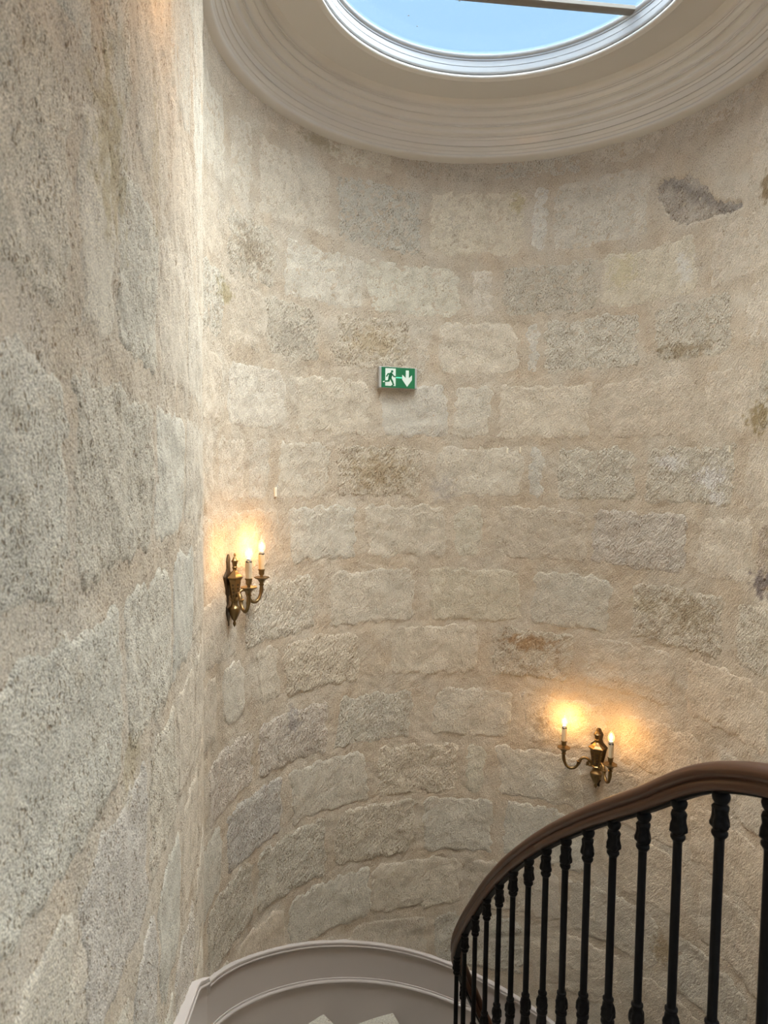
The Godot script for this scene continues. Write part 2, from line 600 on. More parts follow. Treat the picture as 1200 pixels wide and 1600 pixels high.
func shell() -> void:
	var far_u := u_of_theta(97.0)
	walls.left = struct("wall_left", sheet(-3.1, 0.0, -4.0, 2.3, 0.014, mortar_depth, mortar_tint), mats.mortar_near)
	walls.far = struct("wall_far", sheet(0.0, far_u, -4.2, 2.3, 0.014, mortar_depth, mortar_tint), mats.mortar)
	# what the picture does not show closely is a coarser sheet of the same wall
	put("lower_course", sheet(0.0, far_u, -7.0, -4.2, 0.12, mortar_depth, mortar_tint), mats.mortar, walls.far)
	put("wall_return", sheet(far_u, u_of_theta(104.6), -7.0, 2.3, 0.1, mortar_depth, mortar_tint), mats.mortar, walls.far)
	put("lower_course", sheet(-4.95, 0.0, -7.0, -4.0, 0.12, mortar_depth, mortar_tint), mats.mortar, walls.left)
	put("wall_return", sheet(-4.95, -3.1, -4.0, 2.3, 0.1, mortar_depth, mortar_tint), mats.mortar, walls.left)
	# right wall of the landing, with a tall window out of the picture that lights the left wall
	var w0 := u_of_d(1.15)
	var w1 := u_of_d(-0.95)
	var wy0 := -0.75
	var wy1 := 1.85
	walls.right = struct("wall_right", sheet(w0, 0.0, -7.0, 2.3, 0.08, mortar_depth, mortar_tint, true), mats.mortar)
	for e in [[-4.95, w1, -7.0, 2.3], [w1, w0, -7.0, wy0], [w1, w0, wy1, 2.3]]:
		put("wall_piece", sheet(e[0], e[1], e[2], e[3], 0.08, mortar_depth, mortar_tint, true), mats.mortar, walls.right)
	# thick backing, so that daylight enters only through the skylight
	var k := Kit.new()
	var fr := []
	for i in 61:
		var u := lerpf(-4.95, u_of_theta(104.6), i / 60.0)
		var p := plan(u)
		fr.append(Transform3D(Basis(V(p[2], 0, p[3]), Vector3.UP, V(p[2], 0, p[3]).cross(Vector3.UP)), V(p[0], 0, p[1])))
	k.sweep(fr, rect(-0.45, -7.2, -0.05, 2.75), false, true, true)
	put("wall_core", k.mesh(), mats.mortar, walls.far)
	for e in [[-4.95, w1, -7.2, 2.75], [w0, 0.0, -7.2, 2.75], [w1, w0, -7.2, wy0], [w1, w0, wy1, 2.75]]:
		k = Kit.new()
		k.sweep(right_frames(e[0], e[1], 10), rect(-0.45, e[2], 0.0 if e[0] == w1 else -0.05, e[3]), false, true, true)
		put("wall_core", k.mesh(), mats.mortar, walls.right)
	k = Kit.new()
	for y in [wy0 + 0.03, wy1 - 0.03, 0.1, 0.95]:
		k.sweep(right_frames(w1, w0, 10), rect(-0.24, y - 0.03, -0.18, y + 0.03), false, true, true)
	for i in 4:
		var uc := lerpf(w1 + 0.04, w0 - 0.04, i / 3.0)
		k.sweep(right_frames(uc - 0.03, uc + 0.03, 2), rect(-0.25, wy0, -0.17, wy1), false, true, true)
	var win := struct("window_2", k.mesh(), mats.white_paint)
	k = Kit.new()
	k.sweep(right_frames(w1, w0, 6), rect(-0.212, wy0, -0.208, wy1), false, true, true)
	put("pane", k.mesh(), mats.glass, win)
	var bk := Kit.new()
	bk.slab(rect(-0.9, -7.2, 2.0, 2.75), 0.0, 0.3, Transform3D(Basis.IDENTITY, V(0, 0, -1.3)))
	struct("wall_back", bk.mesh(), plain(Color(0.70, 0.66, 0.60), 0.8))
	# ceiling of the landing with the round opening, its edge behind the cornice
	var cl := Kit.new()
	var hole := []
	for i in 73:
		var a := PI * 0.5 + PI * i / 72.0
		hole.append(Vector2(CX + (R + 0.01) * sin(a), CD + (R + 0.01) * cos(a)))
	var pts := PackedVector2Array(hole)
	pts.append(Vector2(-1.2, CD)); pts.append(Vector2(-1.2, -1.6)); pts.append(Vector2(2.4, -1.6)); pts.append(Vector2(2.4, CD))
	cl.slab(pts, 2.2, 2.75, Transform3D(Basis(Vector3(1, 0, 0), Vector3(0, 0, -1), Vector3(0, 1, 0)), Vector3.ZERO))
	struct("ceiling", cl.mesh(), mats.paint)
	var fl := Kit.new()
	var lx := left_x(1.35)
	fl.slab(PackedVector2Array([Vector2(-0.6, -1.6), Vector2(2.0, -1.6), Vector2(2.0, -0.56), Vector2(1.02, -0.56), Vector2(0.97, -0.4), Vector2(0.87, 0.75), Vector2(0.78, 1.35), Vector2(lx - 0.04, 1.35)]),
		FLOOR - 0.3, FLOOR, Transform3D(Basis(Vector3(1, 0, 0), Vector3(0, 0, -1), Vector3(0, 1, 0)), Vector3.ZERO), 0.01)
	struct("floor", fl.mesh(), mats.tread)
	var gf := Kit.new()
	gf.slab(rect(-2.0, -2.0, 3.5, 6.0), -7.2, -7.0, Transform3D(Basis(Vector3(1, 0, 0), Vector3(0, 0, -1), Vector3(0, 1, 0)), Vector3.ZERO))
	put("ground_floor", gf.mesh(), mats.tread).set_meta("kind", "structure")


func right_frames(u0: float, u1: float, count: int) -> Array:
	var fr := []
	for i in count + 1:
		var p := plan(lerpf(u0, u1, float(i) / count))
		fr.append(Transform3D(Basis(V(-p[2], 0, p[3]), Vector3.UP, V(-p[2], 0, p[3]).cross(Vector3.UP)), V(2.0 * CX - p[0], 0, p[1])))
	return fr


var walls := {}
# tone: linear colour, roughness set, how much brown pitting
var tones := {
	"g": [Color(0.665, 0.607, 0.515), "smooth", 0.0], "w": [Color(0.69, 0.64, 0.56), "smooth", 0.0],
	"t": [Color(0.65, 0.57, 0.47), "smooth", 0.05], "y": [Color(0.67, 0.61, 0.50), "smooth", 0.05],
	"m": [Color(0.63, 0.575, 0.51), "rough", 0.0], "b": [Color(0.63, 0.565, 0.47), "rough", 0.35],
	"p": [Color(0.65, 0.59, 0.495), "rough", 0.1], "x": [Color(0.52, 0.445, 0.37), "rough", 0.0],
}


func stones() -> void:
	# [top, bottom, [from, to, tone, stand-out in mm] ...]: courses of the round wall in degrees round the well
	var far := [
		[2.30, 2.07, [-96, -72, "t", 2], [-69, -45, "t", 2], [-42, -22, "y", 2], [-19, 4, "p", 2], [7, 30, "p", 2], [33, 52, "g", 2], [55, 78, "t", 2], [81, 96, "p", 2]],
		[2.01, 1.55, [-99, -80, "g", 3], [-77, -67, "g", 2], [-64.6, -39.9, "g", 3], [-37.7, -12.7, "p", 3], [-10.7, 15.9, "y", 2], [17.5, 21.8, "w", 3], [23.2, 48.5, "g", 3], [77, 96, "t", 2]],
		[1.475, 1.12, [-99, -81, "t", 3], [-78.3, -57.8, "b", 5], [-54.8, -29.3, "g", 3], [-28.3, -1.6, "y", 3], [1.5, 7.5, "w", 2], [10.4, 35.7, "p", 4], [36.8, 62.3, "y", 5], [66, 95, "t", 2]],
		[1.08, 0.715, [-99, -80, "b", 3], [-77, -64, "t", 3], [-61.7, -43.4, "p", 4], [-38.3, -15.6, "b", 4], [-13.5, -9.4, "t", 2], [-7.4, 14.8, "g", 4], [17.1, 20.6, "w", 3], [21.9, 47.6, "p", 4], [51.5, 73.1, "p", 4], [77, 96, "t", 2]],
		[0.63, 0.25, [-99, -81, "t", 3], [-77.6, -54.5, "w", 4], [-50.3, -27.4, "g", 4], [-24.1, -4.3, "w", 4], [-2.7, 7.7, "g", 4], [10.0, 34.7, "g", 5], [38.2, 63.2, "t", 4], [66, 80, "t", 2], [82, 96, "b", 4]],
		[0.185, -0.18, [-99, -86, "t", 2], [-83, -70, "t", 3], [-68, -60, "t", 3], [-56.9, -39.5, "g", 3], [-36.9, -11.5, "b", 4], [-7.4, 16.9, "g", 3], [18.7, 22.6, "w", 3], [26.5, 47.4, "p", 4], [50.4, 75.6, "p", 4], [79, 96, "t", 2]],
		[-0.24, -0.615, [-99, -86, "t", 3], [-82, -57, "t", 3], [-52.6, -30.9, "g", 4], [-27.7, -4.4, "g", 5], [-1.7, 5.7, "y", 4], [11.5, 34.5, "t", 4], [36.5, 62.3, "m", 5], [66, 82, "t", 2], [84, 96, "x", 3]],
		[-0.705, -1.09, [-98, -73, "t", 3], [-70, -44, "p", 4], [-39, -13.1, "g", 4], [-8.8, 16.9, "y", 4], [20.3, 41.9, "g", 4], [48.1, 74.0, "b", 4], [78, 95, "p", 3]],
		[-1.13, -1.495, [-98, -84, "t", 3], [-80.4, -70.0, "g", 4], [-63.9, -56.0, "g", 4], [-54.0, -29.8, "p", 6], [-19.9, 5.5, "g", 4], [9.6, 32.1, "b", 4], [36, 60, "t", 3], [64, 90, "t", 3]],
		[-1.605, -1.96, [-89.2, -66.4, "m", 5], [-63.3, -39.3, "m", 6], [-36.1, -13.1, "p", 4], [-6.9, 15.5, "g", 4], [19, 42, "t", 3], [46, 70, "t", 3], [74, 95, "t", 3]],
		[-2.02, -2.395, [-99, -81, "g", 4], [-77.9, -55.0, "m", 6], [-51.2, -26.7, "g", 6], [-23.0, 0.4, "p", 5], [2.8, 8.0, "y", 3], [12, 36, "g", 4], [40, 63, "t", 3], [67, 92, "t", 3]],
		[-2.435, -2.845, [-90.2, -65.6, "p", 5], [-63.6, -39.8, "p", 6], [-35.9, -12.0, "p", 6], [-9.1, 10.9, "g", 5], [14, 38, "g", 4], [42, 66, "t", 3], [70, 92, "t", 3]],
		[-2.905, -3.28, [-98, -76, "p", 5], [-73.0, -53.3, "t", 5], [-52.0, -25.0, "g", 5], [-24.3, 2.1, "g", 5], [5, 30, "t", 4], [33, 58, "t", 4], [62, 88, "t", 3]],
		[-3.335, -3.76, [-58, -35, "t", 4], [-32, -8, "t", 4], [-5, 20, "p", 4], [23, 48, "t", 4], [52, 76, "t", 3]],
	]
	for course in far:
		for k in range(2, course.size()):
			var s: Array = course[k]
			stone(walls.far, u_of_theta(s[0]), u_of_theta(s[1]), course[1], course[0], s[2], s[3] * 0.001)
	# the left wall, from distance to distance ahead of the eye
	var near := [
		[2.01, 1.55, [2.30, 2.80, "g", 3], [2.86, 3.3, "t", 3]],
		[1.475, 1.12, [1.55, 2.05, "t", 3], [2.10, 2.55, "g", 3], [2.6, 3.1, "g", 3]],
		[1.08, 0.715, [0.95, 1.30, "g", 4], [1.36, 1.60, "b", 4], [1.66, 2.06, "t", 4], [2.12, 2.60, "t", 3], [2.65, 3.12, "t", 3]],
		[0.64, 0.245, [0.55, 1.18, "p", 4], [1.22, 1.44, "g", 4], [1.49, 1.90, "p", 5], [1.94, 2.42, "t", 3], [2.47, 3.05, "t", 3]],
		[0.165, -0.20, [0.55, 1.14, "p", 5], [1.18, 1.81, "p", 5], [1.85, 2.36, "g", 3], [2.41, 3.05, "t", 4]],
		[-0.275, -0.655, [0.75, 1.47, "p", 5], [1.53, 2.09, "p", 5], [2.13, 2.6, "g", 4], [2.65, 3.18, "t", 4]],
		[-0.72, -1.09, [0.6, 1.155, "g", 5], [1.205, 1.73, "m", 5], [1.78, 2.18, "p", 5], [2.23, 2.62, "t", 4], [2.67, 3.2, "t", 4]],
		[-1.16, -1.53, [0.9, 1.51, "g", 5], [1.57, 1.84, "m", 5], [1.88, 2.26, "g", 4], [2.31, 2.75, "t", 4], [2.8, 3.25, "t", 4]],
		[-1.60, -1.96, [1.15, 1.68, "g", 5], [1.73, 2.12, "g", 5], [2.17, 2.6, "m", 5], [2.65, 3.15, "t", 4]],
		[-2.02, -2.40, [2.0, 2.5, "g", 5], [2.55, 3.05, "g", 5]],
	]
	for course in near:
		for k in range(2, course.size()):
			var s: Array = course[k]
			stone(walls.left, u_of_d(s[0]), u_of_d(s[1]), course[1], course[0], s[2], s[3] * 0.001)
	# pale plugs left in the wall
	for e in [[3.045, 0.159, 0.006, 0.020], [3.137, 0.169, 0.006, 0.020], [4.646, 0.156, 0.006, 0.020], [1.217, -0.141, 0.011, 0.030]]:
		var p := plan(e[0])
		var pk := Kit.new()
		pk.slab(rect(-e[2], -e[3], e[2], e[3]), -0.012, 0.009, Transform3D(Basis(V(-p[3], 0, p[2]), Vector3.UP, V(p[2], 0, p[3])), wall_point(e[0], e[1], swell(e[0], e[1]))), 0.003)
		put("wall_plug", pk.mesh(), plain(Color(0.72, 0.66, 0.54), 0.8), walls.far)
	# the place high on the right where the facing has come away from the grey stone behind
	var o := stone(walls.far, 4.02, 4.69, 1.51, 1.90, "x", 0.003, true)
	o.set_meta("label", "bare grey stone with a ragged outline")


func stone(wall: Node, u0: float, u1: float, y0: float, y1: float, tone: String, proud: float, ragged := false) -> MeshInstance3D:
	var t: Array = tones[tone]
	var cu := (u0 + u1) / 2.0
	var cy := (y0 + y1) / 2.0
	var hu := (u1 - u0) / 2.0
	var hy := (y1 - y0) / 2.0
	var jit := 1.0 + rng.randf_range(-0.045, 0.045)
	var warm := rng.randf_range(-0.03, 0.03)
	var col: Color = Color(t[0].r * jit * (1.0 + warm), t[0].g * jit, t[0].b * jit * (1.0 - warm))
	var brown: float = t[2]
	var seed_u := rng.randf_range(0, 50)
	var lean := rng.randf_range(-0.022, 0.022)
	if not ragged: proud *= clampf(0.70 - 0.22 * (cy + 0.4), 0.3, 0.9)
	if not ragged: y0 += rng.randf_range(-0.012, 0.02)
	if not ragged: y1 += rng.randf_range(-0.02, 0.012)
	var corner := rng.randf_range(0.03, 0.08)
	var rough: bool = t[1] == "rough"
	var margin := 0.03
	var depth := func(u: float, y: float) -> float:
		var q := Vector2(absf(u - cu + lean * (y - cy) / hy), absf(y - cy)) - Vector2(hu, hy) + Vector2(corner, corner)
		var sd := Vector2(maxf(q.x, 0), maxf(q.y, 0)).length() + minf(maxf(q.x, q.y), 0.0) - corner
		sd += n_edge.get_noise_2d(u + seed_u, y) * 0.03
		var h := lerpf(-0.0075, proud, smoothstep(0.018, -0.016, sd))
		if ragged: h = -0.009 + 0.012 * n_spot.get_noise_2d(u * 1.2, y * 1.2)
		h += n_mid.get_noise_2d(u + seed_u, y * 1.3) * (0.0038 if rough else 0.002) + n_fine.get_noise_2d(u, y) * (0.0022 if rough else 0.001)
		return swell(u, y) + h
	var tint := func(u: float, y: float) -> Color:
		var a := n_spot.get_noise_2d(u + seed_u, y * 1.4) 
		var c := col * (1.0 + 0.13 * n_low.get_noise_2d(u * 2.0 + seed_u, y * 2.5) + 0.10 * n_mid.get_noise_2d(u, y + seed_u))
		var stain := smoothstep(0.0, 0.45, a + brown * 0.35 - 0.2) * (0.25 + 0.6 * brown)
		c = c.lerp(Color(0.40, 0.30, 0.19), clampf(stain, 0, 0.8))
		if ragged:
			var top := smoothstep(0.07, 0.0, absf(y - lerpf(1.88, 1.53, clampf((u - 4.08) / 0.5, 0, 1)) - n_spot.get_noise_2d(u, y) * 0.05))
			return c.lerp(Color(0.27, 0.24, 0.22), top * 0.7)
		return stained(c, u, y)
	var step := 0.0125
	return put("stone", sheet(u0 - margin, u1 + margin, y0 - margin, y1 + margin, step, depth, tint), mats[t[1] + ("_near" if u1 < 0.05 else "")], wall)


# ------------------------------------------------------------------ cornice and skylight
func ring_frames(seg: int) -> Array:
	var fr := []
	for i in seg:
		fr.append(Transform3D(Basis(Vector3.UP, TAU * i / seg), V(CX, 0, CD)))
	return fr


func pv(flat: Array) -> PackedVector2Array:
	var out := PackedVector2Array()
	for i in range(0, flat.size(), 2):
		out.append(Vector2(flat[i], flat[i + 1]))
	return out


func cornice() -> void:
	var fr := ring_frames(160)
	var k := Kit.new()
	# outer band against the stone
	k.sweep(fr, pv([1.56, 2.20, 1.490, 2.201, 1.449, 2.2225, 1.4435, 2.226, 1.4405, 2.232, 1.4385, 2.2385, 1.4405, 2.244, 1.4375, 2.2475, 1.434, 2.2535, 1.4305, 2.259,
		1.424, 2.2605, 1.419, 2.268, 1.412, 2.277, 1.405, 2.281, 1.4075, 2.286, 1.402, 2.286, 1.400, 2.290, 1.398, 2.322, 1.395, 2.327, 1.56, 2.40]), true, true)
	var t := struct("trim_1", k.mesh(), mats.paint)
	# upper group: ogee, hollow and beads up to the soffit
	var sec := [1.400, 2.322, 1.392, 2.322, 1.390, 2.327, 1.385, 2.3335, 1.378, 2.3345, 1.378, 2.339]
	for i in 9:
		var f := i / 8.0
		sec.append_array([1.374 - 0.044 * f - 0.007 * sin(f * TAU), 2.341 + 0.037 * f])
	sec.append_array([1.326, 2.378, 1.326, 2.386, 1.321, 2.386])
	for i in 9:
		var f := i / 8.0
		sec.append_array([1.319 - 0.032 * f + 0.013 * sin(f * PI), 2.388 + 0.033 * f])
	sec.append_array([1.284, 2.421, 1.284, 2.429, 1.279, 2.429])
	for i in 7:
		var f := i / 6.0
		sec.append_array([1.277 - 0.016 * f - 0.006 * sin(f * PI), 2.431 + 0.028 * f])
	sec.append_array([1.257, 2.459, 1.257, 2.470, 1.252, 2.470])
	for i in 9:
		var f := i / 8.0
		sec.append_array([1.251 - 0.034 * f + 0.012 * sin(f * PI), 2.472 + 0.040 * f])
	sec.append_array([1.216, 2.513, 1.216, 2.60, 1.42, 2.60])
	k = Kit.new()
	k.sweep(fr, pv(sec), true, true)
	put("ogee_moulding", k.mesh(), mats.paint, t)
	k = Kit.new()
	k.sweep(fr, pv([1.23, 2.512, 0.974, 2.517, 0.974, 2.66, 1.60, 2.66, 1.60, 2.56, 1.23, 2.56]), true, true)
	put("soffit", k.mesh(), mats.paint, t)
	k = Kit.new()
	var bead := []
	for i in 9:
		var a := -PI / 2 - PI * i / 8.0
		bead.append_array([0.974 + 0.011 * cos(a), 2.524 + 0.012 * sin(a)])
	k.sweep(fr, pv([0.99, 2.505] + bead + [0.99, 2.545]), true, true)
	put("bead", k.mesh(), mats.paint, t)


func skylight() -> void:
	var fr := ring_frames(128)
	var k := Kit.new()
	k.sweep(fr, pv([0.985, 2.538, 0.964, 2.538, 0.9585, 2.543, 0.957, 2.550, 0.9555, 2.562, 0.954, 2.575, 0.9565, 2.577, 0.9565, 2.579, 0.953, 2.580, 0.951, 2.6095, 0.954, 2.611, 0.954, 2.613, 0.948, 2.614, 0.9465, 2.617, 0.9465, 2.6205,
		0.950, 2.622, 0.950, 2.624, 0.943, 2.626, 0.938, 2.629, 0.935, 2.633, 0.933, 2.639, 0.933, 2.644, 1.0, 2.644]), true, true)
	var w := struct("window_1", k.mesh(), mats.white_paint)
	w.set_meta("label", "round skylight")
	var g := Kit.new()
	var disc := PackedVector2Array()
	for i in 96:
		disc.append(Vector2(CX + 0.95 * cos(TAU * i / 96), CD + 0.95 * sin(TAU * i / 96)))
	g.slab(disc, 2.645, 2.651, Transform3D(Basis(Vector3(1, 0, 0), Vector3(0, 0, -1), Vector3(0, 1, 0)), Vector3.ZERO))
	put("pane", g.mesh(), mats.glass, w)
	# specks of dirt lying on the glass
	var dk := Kit.new()
	for i in 26:
		var pa := rng.randf_range(0.0, TAU)
		var pr := sqrt(rng.randf()) * 0.8
		var ps := rng.randf_range(0.0025, 0.0055)
		var oval := PackedVector2Array()
		for q in 8: oval.append(Vector2(CX + pr * cos(pa) + ps * 1.6 * cos(TAU * q / 8), CD + pr * sin(pa) + ps * sin(TAU * q / 8)))
		dk.slab(oval, 2.651, 2.6525, Transform3D(Basis(Vector3(1, 0, 0), Vector3(0, 0, -1), Vector3(0, 1, 0)), Vector3.ZERO))
	put("dirt_specks", dk.mesh(), plain(Color(0.22, 0.24, 0.26), 0.8), w).set_meta("kind", "stuff")
	# glazing bar
	var dir := Vector3(0.725, 0, -0.083).normalized()
	var b := Kit.new()
	var mid := V(0.602, 2.628, 4.119)
	var fr2 := []
	for s in [-0.87, 0.782]:
		fr2.append(Transform3D(Basis(dir.cross(Vector3.UP), Vector3.UP, dir), mid + dir * s))
	b.sweep(fr2, pv([-0.030, 0.002, -0.024, -0.003, 0.024, -0.003, 0.030, 0.002, 0.030, 0.022, -0.030, 0.022]), false, true, true)
	put("glazing_bar", b.mesh(), plain(Color(0.20, 0.185, 0.165), 0.5), w)


# ------------------------------------------------------------------ dado along the stairs
func dado_y(th: float) -> float:
	var a := [-104.4, -95.0, -87.9, -75.5, -68.4, -60.8, -52.1, -36.5, -14.4, 0.2, 20.5, 110.0]
	var b := [-2.56, -2.70, -2.796, -2.948, -3.029, -3.115, -3.206, -3.362, -3.577, -3.729, -3.935, -4.86]
	for i in range(1, a.size()):
		if th <= a[i]:
			return lerpf(b[i - 1], b[i], (th - a[i - 1]) / (a[i] - a[i - 1]))
	return b[b.size() - 1]


func dado() -> void:
	var fr := []
	for i in 30:
		var u := -2.2 + 2.2 * i / 30.0
		var ds := plan(u)[1] as float
		var da := [0.9, 1.35, 2.0, 2.3, 2.52, 3.0, 3.36]
		var db := [-1.15, -1.25, -1.68, -1.80, -1.89, -2.23, -2.56]
		var y := -1.15
		for k in range(1, da.size()):
			if ds >= da[k - 1]: y = lerpf(db[k - 1], db[k], minf((ds - da[k - 1]) / (da[k] - da[k - 1]), 1.0))
		fr.append([u, y])
	for i in 81:
		var th := lerpf(TH0, 104.0, i / 80.0)
		var y := 0.0
		for e in [-6.0, -3.0, 0.0, 3.0, 6.0]:
			y += dado_y(th + e) / 5.0 if th > -96.0 else dado_y(th) / 5.0
		fr.append([u_of_theta(th), y])
	var frames := []
	for e in fr:
		var p := plan(e[0])
		frames.append(Transform3D(Basis(V(p[2], 0, p[3]), Vector3.UP, V(p[2], 0, p[3]).cross(Vector3.UP)), V(p[0], e[1], p[1])))
	var k := Kit.new()
	k.sweep(frames, pv([-0.03, -0.012, 0.020, -0.012, 0.020, -1.1, -0.03, -1.1]), false, true, true)
	var o := struct("baseboard_far", k.mesh(), mats.grey_paint)
	k = Kit.new()
	k.sweep(frames, pv([-0.03, 0.0, 0.030, 0.0, 0.034, -0.004, 0.034, -0.016, 0.029, -0.018, 0.029, -0.021, 0.033, -0.023, 0.036, -0.028, 0.036, -0.034, 0.032, -0.039, 0.025, -0.041, 0.018, -0.047, -0.03, -0.047]), false, true, true)
	put("top_moulding", k.mesh(), mats.grey_paint, o)
	k = Kit.new()
	k.sweep(frames, pv([0.01, -0.270, 0.026, -0.270, 0.028, -0.278, 0.025, -0.281, 0.030, -0.284, 0.037, -0.291, 0.038, -0.300, 0.033, -0.308, 0.027, -0.311, 0.027, -0.320, 0.018, -0.324, 0.01, -0.324]), false, true, true)
	put("lower_moulding", k.mesh(), mats.grey_paint, o)


# ------------------------------------------------------------------ stairs and railing
func rail_points() -> Array:
	# middle of the handrail from the landing down and round the well
	var a := [1.9, -0.570, -0.62, 1.5, -0.570, -0.62, 1.12, -0.570, -0.58, 0.985, -0.570, -0.42, 0.945, -0.570, 0.1, 0.89, -0.570, 0.75, 0.835, -0.577, 1.15, 0.792, -0.607, 1.385, 0.761, -0.666, 1.548, 0.703, -0.869, 1.862, 0.648, -1.070, 2.159,
		0.589, -1.310, 2.479, 0.535, -1.559, 2.769, 0.484, -1.836, 3.048, 0.455, -2.014, 3.202, 0.429, -2.181, 3.341, 0.406, -2.375, 3.472, 0.411, -2.500, 3.555, 0.447, -2.640, 3.635, 0.508, -2.800, 3.700,
		0.567, -2.945, 3.735, 0.65, -3.11, 3.755, 0.75, -3.28, 3.735, 0.83, -3.43, 3.67, 0.88, -3.56, 3.58, 0.91, -3.69, 3.46, 0.94, -3.88, 3.22, 1.0, -4.35, 2.6, 1.06, -4.85, 2.0]
	var out := []
	for i in range(0, a.size(), 3):
		out.append(V(a[i], a[i + 1], a[i + 2]))
	return out


func rail_frames(path: Array) -> Array:
	var fr := []
	for i in path.size():
		var t: Vector3 = (path[mini(i + 1, path.size() - 1)] - path[maxi(i - 1, 0)]).normalized()
		var side := t.cross(Vector3.UP).normalized()
		fr.append(Transform3D(Basis(side, side.cross(t), -t), path[i]))
	return fr


func inner_at(path: Array, y: float) -> Vector3:
	for i in range(60, path.size() - 1):
		if path[i].y >= y and path[i + 1].y < y:
			return path[i].lerp(path[i + 1], (path[i].y - y) / (path[i].y - path[i + 1].y))
	return path[path.size() - 1]


func stairs() -> void:
	var path := smooth_path(rail_points(), 10)
	var st := base("staircase", V(0, FLOOR, 1.35))
	tag(st, "pale stone staircase curling down and to the right along the grey skirting", "staircase")
	var flat_up := Transform3D(Basis(Vector3(1, 0, 0), Vector3(0, 0, -1), Vector3(0, 1, 0)), -st.position)
	var outer := []
	for k in 19:
		if k < 8: outer.append(u_of_d(1.35 + 0.262 * k))
		elif k == 8: outer.append(u_of_theta(-102.5))
		else: outer.append(u_of_theta(-84.6 + 22.3 * (k - 9)))
	for k in range(1, 19):
		var y := FLOOR - RISER * k
		var a0 := inner_at(path, y + RISER + 0.86)
		var a1 := inner_at(path, y + 0.86)
		var poly := PackedVector2Array([Vector2(a0.x, -a0.z)])
		var u0: float = outer[k - 1]
		var u1: float = outer[k]
		for i in range(0, 9):
			var p := plan(lerpf(u0, u1, i / 8.0))
			poly.append(Vector2(p[0] - p[2] * 0.03, p[1] - p[3] * 0.03))
		poly.append(Vector2(a1.x, -a1.z))
		var kit := Kit.new()
		kit.slab(poly, y - 0.26, y, flat_up, 0.006)
		put("step", kit.mesh(), mats.tread, st)


